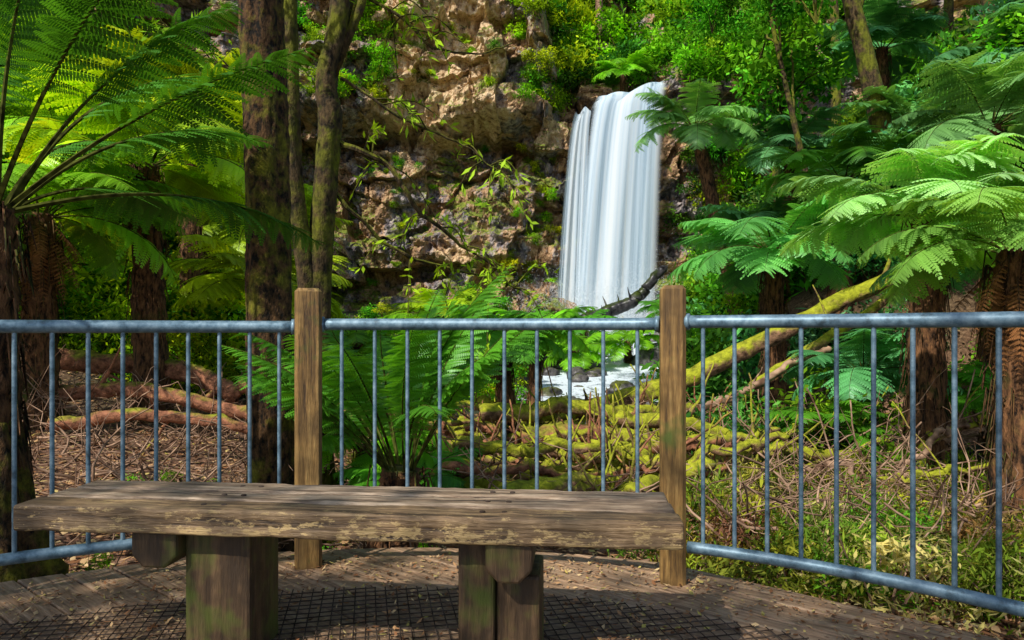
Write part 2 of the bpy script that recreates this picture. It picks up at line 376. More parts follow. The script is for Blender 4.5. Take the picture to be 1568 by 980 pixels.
CR=[crown('fern_crown_a',18,1.,(.1,1.05),(1.,1.6)),crown('fern_crown_b',16,1.,(.25,1.25),(1.1,1.8)),
    crown('fern_crown_c',20,1.,(-.1,1.0),(.7,1.4),.30),crown('fern_crown_d',15,1.,(.2,.9),(1.0,1.5),.38)]
CR_up=crown('fern_crown_upright',24,1.,(.85,1.42),(.35,1.1),.16,.30,38,.010,PTH)
CR_big=crown('fern_crown_long_stems',20,1.,(.30,1.38),(.45,1.1),.18,.42,30,.012,PTH)
def skirt(name,nf):
    mb=MB()
    for i in range(nf):
        az=i*2.4+rng.uniform(-.3,.3)
        frond(mb,(.1*math.cos(az),.1*math.sin(az),rng.uniform(-.25,0)),az,rng.uniform(.5,1.),rng.uniform(-1.3,-.5),rng.uniform(.3,.8),.10,18,.1,0,1,rng.uniform(.1,.7),PTL)
    return mb.mesh(name,[M_dead,M_fernt])
SK=skirt('dead_skirt',30)
PALE=(.30,.55,.20);BRI=(.19,.46,.015);MID=(.10,.34,.02);DRK=(.045,.16,.02);BLU=(.11,.36,.13);LIME=(.36,.55,.015)
def tree_fern(x,y,zc,L,var,col,r=.11,foot=None,sk=0,tilt=None,rot=None):
    e=empty('tree_fern',(x,y,0))
    c=bpy.data.objects.new('crown',var);c.location=(0,0,zc);c.scale=(L,)*3
    c.rotation_euler=((tilt or (random.uniform(-.15,.15),random.uniform(-.15,.15)))+(rot if rot is not None else random.uniform(0,6.3),))
    c.color=(*[k*random.uniform(.9,1.12) for k in col],1);link(c,e)
    fx,fy=foot or (x+random.uniform(-.1,.1),y);gz=float(ground(fx,fy))-.15
    if zc-gz>.1:
        mb=MB();n=40;p=curve([(fx-x,fy-y,gz),((fx-x)*.45,(fy-y)*.45,gz*.45+zc*.55),(0,0,zc+.03)],n)
        s=np.linspace(0,1,n);tube(mb,p,r*(1.25-.4*s+.35*np.exp(-s*10)),18,0,.5,.13,ridge=.25)
        nfib=int(110*min(3,zc-gz))
        for i in range(nfib):
            t=rng.random()*.97;k=t*(n-1);a=rng.random()*6.28;b=p[int(k)]
            o=np.array([math.cos(a),math.sin(a),0])*r*rng.uniform(.9,1.1)
            l=rng.uniform(.06,.2)
            tube(mb,[b+o,b+o*1.25+(0,0,l*.4),b+o*1.5+(0,0,l*.25-rng.random()*.3)],[.006,.006,.003],3,0,.5,cap=False)
        mb.obj('trunk',[M_fernt],True,e)
    if sk:
        o=bpy.data.objects.new('dead_skirt',SK);o.location=(0,0,zc-.02);o.scale=(sk,)*3;o.rotation_euler=(0,0,random.random()*6);o.color=(.26,.12,.045,1);link(o,e)
    return e
F=tree_fern
e=F(-2.5,3.25,1.5,1.65,CR_big,(.05,.20,.015),.125,foot=(-2.55,3.3),rot=.4)
mb=MB();tube(mb,curve([(.05,0,-.7),(.04,0,-.35),(.0,0,.0),(-.02,0,.5)],24),np.linspace(.36,.13,24)**1.0,26,0,.5,.05,ridge=.5);mb.obj('mossy_root_base',[M_bark],True,e)
F(-.61,3.75,.15,1.22,CR_up,(.09,.34,.02),.12,rot=1.)
F(-.1,7.0,.85,.85,CR[3],(.12,.40,.03),.07);F(.35,9.5,.9,.9,CR[0],BRI,.08)
F(-1.15,5.4,.0,.8,CR[1],BRI,.08);F(-.75,5.1,-.25,.6,CR[0],MID,.06)
F(3.45,9.,1.95,1.5,CR[0],(.13,.43,.10),.13)
F(3.75,14.,5.1,1.45,CR[1],(.20,.40,.12),.14,foot=(4.9,14.4))
F(3.7,6.1,1.95,1.25,CR[3],PALE,.13,sk=.6,tilt=(.12,-.1),rot=2.6)
F(3.4,4.6,1.45,1.05,CR[1],(.22,.44,.08),.14,sk=.8,rot=1.)
F(4.4,5.6,1.8,1.25,CR[0],PALE,.13,sk=.7,tilt=(.1,0.),rot=.3)
F(3.6,7.,.5,.95,CR[0],BLU,.1);F(2.95,6.4,.0,.6,CR[1],MID,.06);F(4.6,6.3,.3,.7,CR[0],MID,.06)
F(5.9,14.5,4.7,1.6,CR[1],BLU,.13);F(8.4,15.5,7.3,1.7,CR[0],BLU,.14);F(7.2,12,4.5,1.6,CR[2],(.14,.38,.09),.14)
F(6.3,9.,3.6,1.6,CR[0],(.16,.42,.1),.14);F(5.1,10.5,3.2,1.5,CR[1],MID,.13);F(9.5,13,6.,1.8,CR[0],BLU,.14)
F(4.55,12,2.6,1.4,CR[0],BLU,.12);F(5.2,7.3,1.6,1.3,CR[1],BLU,.12)
F(4.9,30.,12.3,1.6,CR[0],BRI,.12,foot=(4.9,33))
F(1.7,18.3,.35,1.1,CR[0],BRI,.1);F(3.3,19.5,.6,1.2,CR[3],BRI,.1);F(2.3,22,1.0,1.2,CR[1],MID,.1);F(4.9,21,1.5,1.3,CR[0],MID,.1)
F(-4.3,8.,2.85,1.8,CR[0],LIME,.16,sk=.8);F(-4.85,7.,2.1,1.5,CR[1],BRI,.14,sk=.9)
F(-6.6,9.5,2.6,1.9,CR[2],LIME,.15,sk=.9);F(-3.9,10.8,1.6,1.7,CR[0],LIME,.14);F(-5.6,12.,4.6,2.,CR[1],LIME,.16,sk=.8)
F(-8.3,12.5,4.4,2.1,CR[0],BRI,.16);F(-5.2,14,3.,1.9,CR[2],LIME,.15);F(-7.,15.5,5.8,2.2,CR[0],LIME,.16)
F(-10,15,6.4,2.2,CR[1],BRI,.16);F(-2.6,11.5,.7,1.3,CR[0],BRI,.12);F(-5.9,6.,1.5,1.4,CR[0],MID,.14)
F(-6.3,17,4.,2.,CR[1],LIME,.15)
F(-.5,15,.6,1.2,CR[0],BRI,.12);F(-2.,18.5,1.4,1.5,CR[2],LIME,.12);F(.6,19,.9,1.2,CR[0],MID,.1)
# ---------------------------------------------------------------- shrubs (merged masses)
def bush(ncl,nl,ls,el=.45,flat=.75,stems=5,spread=.2):
    mb=MB();C=rng.normal(0,1,(ncl,3));C/=np.linalg.norm(C,axis=1)[:,None];C*=(rng.random((ncl,1))**.45)*.85;C[:,2]*=flat
    n=ncl*nl;ci=np.repeat(np.arange(ncl),nl)
    p=C[ci]+rng.normal(0,spread,(n,3))*[1,1,.6]
    d=rng.normal(0,1,(n,3))+[0,0,-.1];d/=np.linalg.norm(d,axis=1)[:,None]
    up=rng.normal(0,.55,(n,3))+[0,0,1];a=np.cross(d,up);a/=np.linalg.norm(a,axis=1)[:,None]
    l=(ls*rng.uniform(.6,1.3,n))[:,None]
    V=np.stack([p,p+d*l*.45+a*l*el*.5,p+d*l,p+d*l*.45-a*l*el*.5],1)
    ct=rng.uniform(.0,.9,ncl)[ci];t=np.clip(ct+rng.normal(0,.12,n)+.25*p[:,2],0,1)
    mb.add(V,np.arange(n*4).reshape(-1,4),0,np.repeat(t,4))
    for i in range(stems):
        c=C[rng.integers(ncl)];tube(mb,curve([(0,0,-.9),c*.5+(0,0,-.25),c],5),np.linspace(.025,.006,5),3,1,cap=False)
    return (np.concatenate(mb.v),np.concatenate(mb.q),np.concatenate(mb.m),np.concatenate(mb.t))
BU=[bush(26,36,.19),bush(32,30,.16,.5,.9),bush(22,38,.24,.3,.6),bush(24,44,.14,.5,.8,6,.16)]
BUfine=[bush(28,34,.20,.18,.9,18,.17),bush(30,38,.15,.25,.8,16,.16)]
BUhi=[bush(40,60,.10,.4,.8,8,.16)]
BUsparse=[bush(22,15,.13,.5,.8,3,.3)]
def place(mb,bu,x,y,z,s,col):
    V,Q,Mi,T=bu
    M=np.array(Euler((random.uniform(-.3,.3),random.uniform(-.3,.3),random.random()*6.3)).to_matrix())
    sc=np.array([s*random.uniform(.8,1.25),s*random.uniform(.8,1.25),s*random.uniform(.75,1.15)])
    mb.add((V*sc)@M.T+[x,y,z],Q,Mi,T,tuple(k*random.uniform(.75,1.25) for k in col))
hf=MB();cnt=0
while cnt<300:
    y=random.uniform(6.5,30);x0=.235*y+.5;x=x0+random.random()**1.2*(y*.62+2)
    if float(river(x,y)[0])<1.3: continue
    if abs(x/y-.25)<.04 and y>16: continue
    s=random.uniform(.35,.75)*(1+y/26);z=float(ground(x,y))+s*.45
    col=random.choice([MID,BRI,DRK,MID,BLU,(.20,.40,.02),(.10,.24,.04)])
    place(hf,random.choice(BU if y>10 else BUhi),x,y,z,s,col);cnt+=1
cnt=0
while cnt<270:
    y=random.uniform(9,29);x0=.34*y+.8;x=-(x0+random.random()**1.1*(y*.58+3))
    s=random.uniform(.4,.85)*(1+y/26);z=float(ground(x,y))+s*.5
    col=random.choice([BRI,LIME,BRI,MID,LIME,DRK]);place(hf,random.choice(BU if y>10 else BUhi),x,y,z,s,col);cnt+=1
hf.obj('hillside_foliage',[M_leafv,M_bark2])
cf=MB()
def oncliff(x,z,s,col,me=None,out_=.3): place(cf,me or random.choice(BU),x,float(cliffy(x,z))-out_*s,z,s,col)
for i in range(95):
    x=random.uniform(1.6,13);z=11.9+random.random()*8+(0 if x<2.6 or x>7 else .4)
    col=random.choice([LIME,BRI,LIME,MID,DRK]) if x<5 else random.choice([MID,BRI,DRK,BRI,MID])
    oncliff(x,z,random.uniform(.7,1.5),col)
for i in range(70): oncliff(random.uniform(7,17),random.uniform(11.5,20),random.uniform(.9,1.6),random.choice([MID,DRK,BRI,MID]))
for i in range(22): oncliff(random.uniform(-8.5,-5.),random.uniform(9.8,15.),random.uniform(.4,.85),random.choice([LIME,BRI,BRI]))
for i in range(26): oncliff(random.uniform(-.1,2.6),random.uniform(10.6,16),random.uniform(.35,.8),random.choice([LIME,BRI,MID]))
for i in range(12): oncliff(random.uniform(-4.5,-.5),random.uniform(10.6,16),random.uniform(.2,.35),random.choice([LIME,BRI,MID]))
for i in range(22): oncliff(random.uniform(-6,2.2),random.uniform(.8,2.4),random.uniform(.35,.7),random.choice([LIME,BRI,MID]),out_=1.6)
for i in range(26): oncliff(random.uniform(-.2,2.),random.uniform(3,9),random.uniform(.2,.42),random.choice([LIME,BRI,(.2,.3,.02)]),out_=.2)
for i in range(20): oncliff(random.uniform(-8,-1),random.uniform(3,9.5),random.uniform(.15,.38),random.choice([LIME,BRI,MID]),out_=.2)
for i in range(48): oncliff(random.uniform(7.2,13),random.uniform(1.5,12),random.uniform(.5,1.1),random.choice([BRI,MID,DRK,LIME]))
for i in range(50): oncliff(random.uniform(-20,-9.5),random.uniform(1,19),random.uniform(.8,1.6),random.choice([LIME,BRI,MID,MID]))
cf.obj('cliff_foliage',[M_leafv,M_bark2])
vf=MB();cnt=0
while cnt<100:
    y=random.uniform(8.5,27);x=random.uniform(-.36*y,.21*y)
    if float(river(x,y)[0])<1.7 or (.03<x/y<.24 and y<17): continue
    s=random.uniform(.2,.5)*(1+y/50);place(vf,random.choice(BU),x,y,float(ground(x,y))+s*.3,s,random.choice([BRI,MID,LIME,MID]));cnt+=1
for i in range(30):
    y=random.uniform(4.6,7.5);x=random.uniform(-.36,-.08)*y;s=random.uniform(.12,.28)
    place(vf,BUhi[0],x,y,float(ground(x,y))+s*.4,s,random.choice([MID,BRI,(.12,.2,.02)]))
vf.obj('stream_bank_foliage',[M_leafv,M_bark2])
sc=MB()
OL=(.28,.34,.035);OL2=(.46,.40,.12);OL3=(.12,.23,.02);OL4=(.20,.13,.05)
cnt=0
while cnt<160:
    y=random.uniform(3.1,7.6);x=random.uniform(0.,.9)*y
    if math.hypot(x+.43,y-.09)<3.25: continue
    if y<5.0 and x<.2*y: continue
    if y>4.6 and x<.27*y: continue
    if float(river(x,y)[0])<1.2: continue
    s=random.uniform(.16,.40);place(sc,random.choice(BUfine),x,y,float(ground(x,y))+s*.45,s,random.choice([OL,OL2,OL3,OL,OL3,OL4]));cnt+=1
for i in range(26):
    y=random.uniform(3.4,6);x=random.uniform(-.62,-.12)*y
    if math.hypot(x+.43,y-.09)<3.2: continue
    s=random.uniform(.1,.2);place(sc,random.choice(BUfine),x,y,float(ground(x,y))+s*.3,s,random.choice([MID,OL3,BRI]))
sc.obj('undergrowth_scrub',[M_leafv,M_twig])
# ---------------------------------------------------------------- trunks / trees
def treetrunk(name,pts,r0,r1,mat=M_bark,sides=18,crownpts=(),crcol=MID,buttress=.5,per=2,kinds=None,n=60,ridge=.12):
    e=empty(name,(pts[0][0],pts[0][1],0));o=np.array([pts[0][0],pts[0][1],0])
    mb=MB();p=curve(pts,n)-o;s=np.linspace(0,1,n)
    rad=(r0+(r1-r0)*s)*(1+buttress*np.exp(-s*28));tube(mb,p,rad,sides,0,.5,.04,ridge=ridge)
    for c in crownpts:
        c=np.array(c)-o;b=p[int(n*.6)+random.randint(0,int(n*.35))]
        tube(mb,curve([b,(b+c)/2+(0,0,.4),c],10,.03),np.linspace(r1*.6,.02,10),6,0)
    mb.obj('trunk',[mat],True,e)
    if len(crownpts):
        mb=MB()
        for c in crownpts:
            for k in range(per):
                q=np.array(c)-o+rng.normal(0,.5,3);place(mb,random.choice(kinds or BU),*q,random.uniform(.9,1.3),crcol)
        mb.obj('leaf_crown',[M_leafv,M_bark2],False,e)
    return e
def crpts(x,y,z,r,n): return [(x+random.uniform(-r,r),y+random.uniform(-r,r),z+random.uniform(-1.4,1.6)) for i in range(n)]
treetrunk('added_dapple_tree',[(-1.60,4.55,-.65),(-1.61,4.5,1.5),(-1.66,4.5,4),(-1.6,4.6,8),(-1.5,4.8,11.5)],.152,.11,crownpts=crpts(-1.5,5.5,11.,2.6,6),per=1,sides=40,n=220,ridge=.22)
treetrunk('added_dapple_tree',[(-1.72,5.7,-.5),(-1.68,5.6,1.2),(-1.76,5.5,2.2),(-1.80,5.5,3.8),(-1.95,5.6,8)],.085,.05,M_bark2,16,crownpts=crpts(-2.4,7,9.5,1.6,3),per=1,n=120,ridge=.2)
treetrunk('added_dapple_tree',[(-1.62,5.75,-.5),(-1.60,5.65,1.3),(-1.50,5.6,2.6),(-1.52,5.6,3.),(-1.38,5.6,4.),(-1.2,5.7,8.5)],.11,.07,M_bark2,16,crownpts=crpts(-.9,7,10.,1.6,3),per=1,n=120,ridge=.2)
treetrunk('added_dapple_tree',[(6.75,12.,3.),(6.55,12,4.2),(6.2,12,5.8),(5.9,12,7.2),(5.7,12.2,11)],.20,.12,M_bark2,14,crownpts=crpts(5.8,12.5,11,2,4),crcol=DRK,per=1)
treetrunk('added_dapple_tree',[(5.9,13,2.6),(5.6,13,3.9),(5.3,13,5.2),(5.0,13.2,7)],.08,.04,M_bark2,8,crownpts=crpts(5.2,13.3,7.4,.8,3),per=1)
treetrunk('added_dapple_tree',[(4.2,33.5,12),(4.3,33.5,15),(4.2,33.6,22)],.22,.15,M_twig,8)
for (x,y,h) in [(-14,18,12),(-16,21,13),(-12.5,13,10),(9.5,20,17),(12,17,16),(9.5,25,18),(14,22,18),(-18,24,14)]:
    gz=float(ground(x,y));treetrunk('added_dapple_tree',[(x,y,gz-.3),(x+random.uniform(-.4,.4),y,gz+h*.3),(x+random.uniform(-.6,.6),y,gz+h*.6)],.17,.07,M_bark2,10,
        crownpts=crpts(x,y,gz+h*.55,2.2,6),crcol=(LIME if x<0 else MID))
def ccp(n,x0,x1,y0,y1,z0,z1): return [(random.uniform(x0,x1),random.uniform(y0,y1),random.uniform(z0,z1)) for i in range(n)]
treetrunk('added_dapple_tree',[(-6.8,-5.,-.6),(-6.6,-5,4),(-6.,-4.6,7)],.25,.13,crownpts=ccp(9,-6.2,-2.4,-5.2,-1.2,5.6,7.6),per=1,kinds=BUsparse)  # unseen tree behind the camera, added so its thin crown dapples the deck
treetrunk('added_dapple_tree',[(-1.5,-7,-.6),(-1.6,-7,4),(-2.2,-6.6,7.5)],.22,.13,crownpts=ccp(5,-4.4,-1.6,-6.5,-3.5,6,8),per=1,kinds=BUsparse)  # second out-of-view tree, added for its leaf shadows on the platform
def branch(pts,r,nsub,leaf,col,name='overhanging_branch',sub=.5,mat=M_bark2,dens=16):
    o=np.array(pts[0]);e=empty(name,tuple(o));mb=MB();p=curve(pts,28,.01)-o
    tube(mb,p,np.linspace(r,r*.3,28),7,1,.5,.15)
    for i in range(nsub):
        b=p[random.randint(5,27)];d=rng.normal(0,1,3)*[1,.7,.6]+[.3,0,-.25];d/=np.linalg.norm(d);L=sub*rng.uniform(.5,1.2)
        q=curve([b,b+d*L*.5+(0,0,.05),b+d*L+(0,0,-.12)],9);tube(mb,q,np.linspace(.008,.003,9),4,1,cap=False)
        n=dens;k=rng.integers(2,9,n);pp=q[k]+rng.normal(0,.015,(n,3))
        dd=d*.6+rng.normal(0,.6,(n,3))+[0,0,-.25];dd/=np.linalg.norm(dd,axis=1)[:,None]
        a=np.cross(dd,rng.normal(0,.5,(n,3))+[0,-.4,1]);a/=np.linalg.norm(a,axis=1)[:,None];l=(leaf*rng.uniform(.6,1.2,n))[:,None]
        V=np.stack([pp,pp+dd*l*.45+a*l*.15,pp+dd*l,pp+dd*l*.45-a*l*.15],1)
        mb.add(V,np.arange(n*4).reshape(-1,4),0,np.repeat(rng.uniform(.3,1,n),4))
    ob=mb.obj('leafy_branch',[M_leaf,mat],False,e);ob.color=(*col,1)
branch([(-1.5,5.6,2.5),(-1.1,5.7,2.35),(-.85,5.8,1.95),(-.5,5.9,1.7),(-.1,6,1.45)],.03,12,.10,(.24,.42,.02))
branch([(-1.45,5.6,3.9),(-.9,5.8,3.6),(-.5,6,3.4),(0,6.1,3.5)],.018,10,.09,(.24,.42,.02))
branch([(-1.5,5.6,2.1),(-1.,5.9,1.6),(-.5,6.2,1.5),(.1,6.4,1.3)],.02,10,.10,(.26,.44,.02))
branch([(-1.4,5.6,3.0),(-.9,5.7,2.7),(-.4,5.7,2.5),(-.15,5.8,2.3)],.015,10,.11,(.26,.44,.03))
branch([(-1.75,5.5,3.2),(-2.3,5.5,3.1),(-2.9,5.6,3.5)],.02,14,.1,(.16,.34,.02))
branch([(-1.7,4.6,5.),(-2.3,4.8,4.),(-3.0,5,3.3)],.02,16,.1,(.14,.3,.02))
# ---------------------------------------------------------------- logs
def log(pts,r0,r1,mat,name='fallen_log',wob=.012,stubs=2):
    o=np.array(pts[0],float);mb=MB();n=44;p=curve(pts,n,wob)-o;tube(mb,p,np.linspace(r0,r1,n),16,0,.5,.05,ridge=.28)
    for i in range(stubs):
        b=p[random.randint(6,38)];d=rng.normal(0,1,3)+[0,0,.6];d/=np.linalg.norm(d)
        tube(mb,curve([b,b+d*.25,b+d*.55+(0,0,.06)],8,.01),np.linspace(r1*.5,.006,8),6,0)
    ob=mb.obj(name,[mat],True);ob.location=tuple(o)
log([(.5,8.5,-.2),(1.9,8.5,.25),(3.3,8.3,1.),(4.8,8.1,1.72)],.12,.09,M_log)
log([(1.5,7.6,-.28),(2.6,7.6,.3),(4.3,7.6,1.35)],.07,.045,M_log)
log([(.7,7.0,-.2),(2.2,7.2,.2),(3.4,7.3,.75)],.05,.03,M_twig)
log([(2.5,24,1.25),(3.8,24,1.85),(4.6,24.1,2.35),(5.4,24.3,3.2)],.24,.14,M_wetlog,wob=.03,stubs=4)
log([(-5.4,8,.62),(-4.2,8,.45),(-3.1,7.8,.2)],.12,.10,M_logred)
log([(-5.2,7.,.15),(-4.,7.1,.3),(-2.6,7.2,.0)],.09,.06,M_logred)
log([(-4.2,6.2,.1),(-3.,6.4,.1),(-1.8,6.4,-.1)],.06,.04,M_logred)
log([(-3.,7.6,.3),(-1.8,7.4,.05),(-.7,7.2,-.1)],.09,.06,M_logred)
for (a,b,r) in [((.1,6.1,-.05),(2.1,6.6,-.2),.10),((-.3,6.6,.12),(1.9,7.2,.1),.085),((.5,5.4,-.3),(2.0,5.9,-.12),.09),((-.2,5.7,-.3),(1.3,5.3,-.3),.08),((1.0,6.3,.15),(3.0,6.0,-.2),.07)]:
    a=np.array(a);b=np.array(b);log([a,a*.65+b*.35+(0,0,.07),a*.3+b*.7+(0,0,-.02),b],r,r*.6,random.choice([M_log,M_logred]),wob=.014,stubs=4)
for i in range(70):
    y=random.uniform(4.9,8.4);x=random.uniform(-.06,.29)*y;L=random.uniform(.5,1.6);a=random.gauss(-.1,.45)
    z=float(ground(x,y))+random.uniform(.05,.42);dx=math.cos(a)*L;dy=math.sin(a)*L
    dz=random.choice([1,1,-1])*random.uniform(.02,.38)
    log([(x-dx,y-dy,z-dz*.7),(x-dx*.3,y-dy*.3,z+.03),(x+dx*.4,y+dy*.4,z+random.uniform(-.04,.08)),(x+dx,y+dy,z+dz*.8)],random.choice([.03,.04,.05,.07,.09]),random.uniform(.015,.04),random.choice([M_log,M_log,M_logred]),wob=.018,stubs=4)
for i in range(9):
    y=random.uniform(4.6,7);x=random.uniform(.35,.7)*y;L=random.uniform(.5,1.1);a=random.uniform(-.5,.6);z=float(ground(x,y))+random.uniform(.1,.4)
    log([(x-math.cos(a)*L,y-math.sin(a)*L,z-.1),(x,y,z+.08),(x+math.cos(a)*L,y+math.sin(a)*L,z+.15)],.03,.015,random.choice([M_log,M_twig]),wob=.03,stubs=4)
mb=MB()
for i in range(860):
    if i<300: y=random.uniform(3.8,8.5);x=random.uniform(-.75,-.25)*y
    else: y=random.uniform(3.4,8.);x=random.uniform(-.05,.85)*y
    if math.hypot(x+.43,y-.09)<3.15: continue
    if x/y<.27 and i>300 and random.random()<.6: continue
    z=float(ground(x,y))+random.uniform(0,.4 if i>300 else .3);a=random.uniform(0,6.28);L=random.uniform(.2,.75)
    d=np.array([math.cos(a),math.sin(a)*.6,random.uniform(-.1,.7)])*L
    p=curve([(x,y,z),np.array([x,y,z])+d*.5+rng.normal(0,.06,3),np.array([x,y,z])+d+rng.normal(0,.1,3)],8,.008)
    r=random.uniform(.004,.012);tube(mb,p,np.linspace(r,r*.4,8),5,0,cap=False)
    for k in range(3):
        b=p[random.randint(2,7)];dd=rng.normal(0,.14,3)+d*.25;tube(mb,[b,b+dd*.6+rng.normal(0,.02,3),b+dd],[r*.5,r*.4,r*.2],4,0,cap=False)
mb.obj('dead_twigs',[M_twig],True)
mb=MB()
def boulder(x,y,z,s):
    nu,nv=18,11;U,Vv=np.meshgrid(np.arange(nu)/nu*2*math.pi,np.linspace(.02,math.pi-.02,nv))
    sd=random.random()*50;cxx=np.sin(Vv)*np.cos(U);cyy=np.sin(Vv)*np.sin(U);czz=np.cos(Vv)
    r=1+.7*(fbm(cxx*1.3+sd,cyy*1.3+czz*1.7,sd)-.5)+.3*(cells(cxx*1.5+sd,czz*1.5+cyy,sd)[0]-.5)
    v=np.stack([r*cxx*s*1.3+x,r*cyy*s+y,r*czz*s*.8+z],-1)
    i=np.arange(nv-1)[:,None];j=np.arange(nu)[None,:];k=(j+1)%nu
    mb.add(v,np.stack([i*nu+j,(i+1)*nu+j,(i+1)*nu+k,i*nu+k],-1))
for i in range(75):
    t=random.randint(0,46);p=rc[t];o_=random.choice([-1,1])*random.uniform(.3,1.9);x=p[0]+o_;y=p[1]+random.uniform(-.6,.6)
    boulder(x,y,p[2]+random.uniform(-.08,.08),random.uniform(.1,.28)*(1+(p[1]>18)*.7))
mb.obj('stream_boulders',[M_boulder],True)
# ---------------------------------------------------------------- lookout deck
CXc,CYc=-.43,.09
def cube(name,parent,loc,size,mat,bev=.004,rot=(0,0,0),seg=2):
    me=bpy.data.meshes.new(name);sx,sy,sz=[k/2 for k in size]
    v=[(a*sx,b*sy,c*sz) for a in(-1,1) for b in(-1,1) for c in(-1,1)]
    f=[(0,1,3,2),(4,6,7,5),(0,4,5,1),(2,3,7,6),(0,2,6,4),(1,5,7,3)]
    me.from_pydata(v,[],f);me.materials.append(mat);o=bpy.data.objects.new(name,me);o.location=loc;o.rotation_euler=rot;link(o,parent)
    if bev: b=o.modifiers.new('b','BEVEL');b.width=bev;b.segments=seg
    return o
deck=empty('viewing_platform_deck',(CXc,CYc,0))
ang=R(-38);w=.14;gap=.007;RO=2.86
o=-RO+.01
while o<RO-w:
    a,b=o,o+w-gap;xa=math.sqrt(max(0,RO*RO-a*a));xb=math.sqrt(max(0,RO*RO-b*b))
    me=bpy.data.meshes.new('deck_board');zt=random.uniform(-.0015,.0015)
    v=[(-xa,a,-.035),(xa,a,-.035),(xb,b,-.035),(-xb,b,-.035),(-xa,a,zt),(xa,a,zt),(xb,b,zt),(-xb,b,zt)]
    me.from_pydata(v,[],[(3,2,1,0),(4,5,6,7),(0,1,5,4),(1,2,6,5),(2,3,7,6),(3,0,4,7)]);me.materials.append(M_deck)
    ob=bpy.data.objects.new('deck_board',me);ob.rotation_euler=(0,0,ang);link(ob,deck)
    bv=ob.modifiers.new('b','BEVEL');bv.width=.004;bv.segments=1;o+=w
mb=MB();th=np.linspace(0,2*math.pi,120)
tube(mb,np.column_stack([2.80*np.cos(th),2.80*np.sin(th),0*th-.10]),.06,4,0)
mb.obj('edge_joist',[M_leg],False,deck)
mb=MB()
for da in(R(12),R(102)):
    for o in np.arange(-2.34,2.36,.036):
        h=math.sqrt(max(.01,2.38**2-o*o));c,s=math.cos(da),math.sin(da);z=.006 if da<1 else .009
        xs=np.linspace(-h,h,14);oo=o+rng.normal(0,.0015,14)
        tube(mb,np.column_stack([xs*c-oo*s,xs*s+oo*c,z+0*xs+rng.uniform(0,.003,14)]),.0022,4,0,cap=False)
mb.obj('wire_mesh',[M_wire],False,deck)
def litter(name,n,fx,ls=(.02,.06),parent=None):
    mb=MB();p=fx(n);n=len(p);a=rng.random(n)*6.28;l=rng.uniform(*ls,n)[:,None];d=np.column_stack([np.cos(a),np.sin(a),rng.normal(0,.2,n)]);b=np.column_stack([-np.sin(a),np.cos(a),rng.normal(0,.3,n)])
    wd=rng.uniform(.12,.28,n)[:,None];V=np.stack([p,p+d*l*.5+b*l*wd,p+d*l+[0,0,.003],p+d*l*.5-b*l*wd],1);V[:,:,2]=np.maximum(V[:,:,2],p[:,2:3]-.001)
    mb.add(V,np.arange(n*4).reshape(-1,4),0,np.repeat(rng.random(n),4));return mb.obj(name,[M_litter],False,parent)
def fdeck(n):
    r=2.8*np.sqrt(rng.random(n));t=rng.random(n)*6.28;x=r*np.cos(t);y=r*np.sin(t)
    kp=(fbm(x*2.5,y*2.5,5)+.3*rng.random(n)>.55);return np.column_stack([x,y,.003+.008*rng.random(n)])[kp]
litter('fallen_leaves_on_deck',42000,fdeck,(.008,.03),deck)
def fgr(n):
    y=rng.uniform(2.,11,n);x=rng.uniform(-.95,.9,n)*y;kp=np.hypot(x+.43,y-.09)>2.9;x=x[kp];y=y[kp]
    return np.column_stack([x,y,ground(x,y)+rng.uniform(.0,.03,len(x))])
litter('leaf_litter',55000,fgr,(.03,.09))
# ---------------------------------------------------------------- railing
fence=empty('railing_fence',(CXc,CYc,0));RR=2.67
def zr(a): return .952 if a>98 else .962 if a>67 else .97
posts=[160.3,129.3,98.3,67.3,36.3,5.3,-25.7]
for i,a in enumerate(posts):
    x,y=RR*math.cos(R(a)),RR*math.sin(R(a))
    h=1.105;wd=.105 if i!=3 else .092
    cube('post_%d'%(i+1),fence,(x,y,h/2-.3),(wd,wd,h+.6),M_post,.014,(0,0,R(a-90)+ (.16 if i==2 else .25)),1)
mb=MB();mr=MB()
for i in range(len(posts)-1):
    a1,a0=posts[i],posts[i+1];z=zr((a0+a1)/2)
    g=math.degrees(.055/RR)
    t=np.radians(np.linspace(a0+g,a1-g,30))
    for zz,r in((z,.0235),(.135,.021)):
        tube(mr,np.column_stack([RR*np.cos(t),RR*np.sin(t),zz+0*t]),r,16,0)
    for aa in(a0+g,a1-g):
        tq=R(aa);d=np.array([-math.sin(tq),math.cos(tq),0]);c0=np.array([RR*math.cos(tq),RR*math.sin(tq),z])
        tube(mr,[c0-d*.008,c0+d*.008],.031,16,0)
    nb=10 if i in(2,) else 12
    for k in range(1,nb+1):
        aa=R(a0+(a1-a0)*k/(nb+1));x,y=RR*math.cos(aa),RR*math.sin(aa)
        tube(mb,[(x,y,.14),(x,y,z/2),(x,y,z-.005)],.0078,10,0,cap=False)
mr.obj('rails',[M_steel],True,fence);mb.obj('balusters',[M_steel],True,fence)
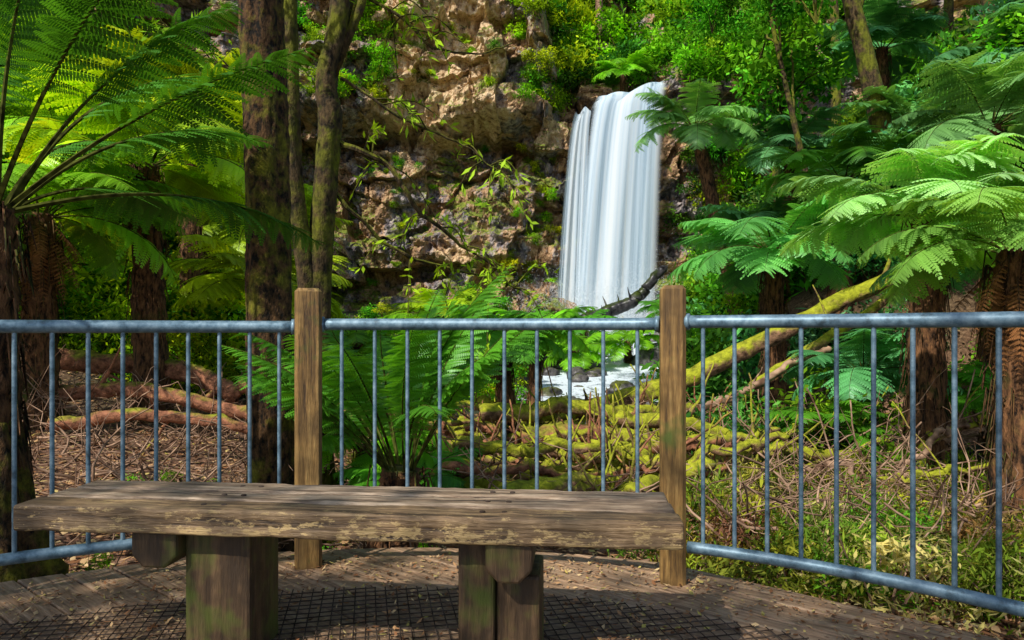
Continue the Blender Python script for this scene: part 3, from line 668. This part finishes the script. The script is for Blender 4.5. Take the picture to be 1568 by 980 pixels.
# ---------------------------------------------------------------- bench
bench=empty('park_bench',(-.467,1.991,0),math.atan2(-.182,1.8446))
Lb=1.853
def board(name,yc,dep,zc,th,L,mat):
    n=60;me=bpy.data.meshes.new(name);v=[];f=[]
    for i in range(n+1):
        x=-L/2+L*i/n
        for j,(a,b) in enumerate(((-1,-1),(1,-1),(1,1),(-1,1))):
            jx=.0035*(vn(i*.35,j*7+yc*90,3)-.5)*2;jit=rng.normal(0,.0008,2);v.append((x,a*dep/2+jx+jit[0],b*th/2+jx*.6+jit[1]))
    for i in range(n):
        for j in range(4):
            k=(j+1)%4;f.append((i*4+j,i*4+k,(i+1)*4+k,(i+1)*4+j))
    f.append((3,2,1,0));f.append((n*4,n*4+1,n*4+2,n*4+3))
    me.from_pydata(v,[],[tuple(reversed(q)) for q in f]);me.materials.append(mat);o=bpy.data.objects.new(name,me);o.location=(0,yc,zc);link(o,bench)
    b=o.modifiers.new('b','BEVEL');b.width=.009;b.segments=3;b.limit_method='ANGLE';b.angle_limit=R(50);return o
board('seat_plank_front',-.115,.098,.412,.074,Lb,M_front)
board('seat_plank_middle',0.,.098,.414,.07,Lb-.012,M_seat)
board('seat_plank_back',.115,.098,.4145,.069,Lb-.02,M_seat)
def bearer(name,x,w,y0,y1,z0,z1):
    me=bpy.data.meshes.new(name);c=.035
    prof=[(-w/2,z1),(w/2,z1),(w/2,z0+c),(w/2-c,z0),(-w/2+c,z0),(-w/2,z0+c)]
    v=[(a,y0,b) for a,b in prof]+[(a,y1,b) for a,b in prof];f=[tuple(range(6)),tuple(range(11,5,-1))]+[(i,i+6,(i+1)%6+6,(i+1)%6) for i in range(6)]
    me.from_pydata(v,[],f);me.materials.append(M_leg);o=bpy.data.objects.new(name,me);o.location=(x,0,0);link(o,bench)
    b=o.modifiers.new('b','BEVEL');b.width=.008;b.segments=2
bearer('seat_bearer_1',-.525,.135,-.135,.15,.272,.375)
bearer('seat_bearer_2',.475,.125,-.15,.15,.27,.375)
cube('leg_1',bench,(-.36,.0,.185),(.195,.19,.38),M_leg,.01)
cube('leg_2',bench,(.38,.0,.185),(.10,.19,.38),M_leg,.01)
cube('leg_3',bench,(.493,.02,.132),(.122,.19,.27),M_leg,.01)
mb=MB()
for x in(-.36,.43):
    for yy in(-.112,0,.112):
        for dx in(-.03,.03): tube(mb,[(x+dx,yy,.4485),(x+dx,yy,.4515)],.008,10,0)
mb.obj('bolts',[M_wire],False,bench)
# ---------------------------------------------------------------- light + camera
sv=Vector((-.46,-.60,.74)).normalized()
sun=bpy.data.lights.new('sun','SUN');sun.energy=5;sun.angle=R(.6);sun.color=(1,.95,.86)
so=bpy.data.objects.new('sun',sun);so.rotation_euler=sv.to_track_quat('Z','Y').to_euler();link(so)
W=bpy.data.worlds.new('World');scene.world=W;W.use_nodes=True;nt=W.node_tree
sky=nt.nodes.new('ShaderNodeTexSky');sky.sky_type='NISHITA';sky.sun_disc=False
sky.sun_elevation=math.asin(sv.z);sky.sun_rotation=math.atan2(sv.x,sv.y)
bg=nt.nodes['Background'];nt.links.new(sky.outputs[0],bg.inputs[0]);bg.inputs[1].default_value=.15
cam=bpy.data.cameras.new('camera');cam.lens=24;cam.sensor_width=36;cam.shift_y=.0096;cam.clip_end=400;cam.clip_start=.02
co=bpy.data.objects.new('camera',cam);co.location=(0,0,.94);co.rotation_euler=(R(90),0,0);link(co);scene.camera=co
scene.view_settings.view_transform='Standard';scene.view_settings.look='None';scene.view_settings.exposure=0
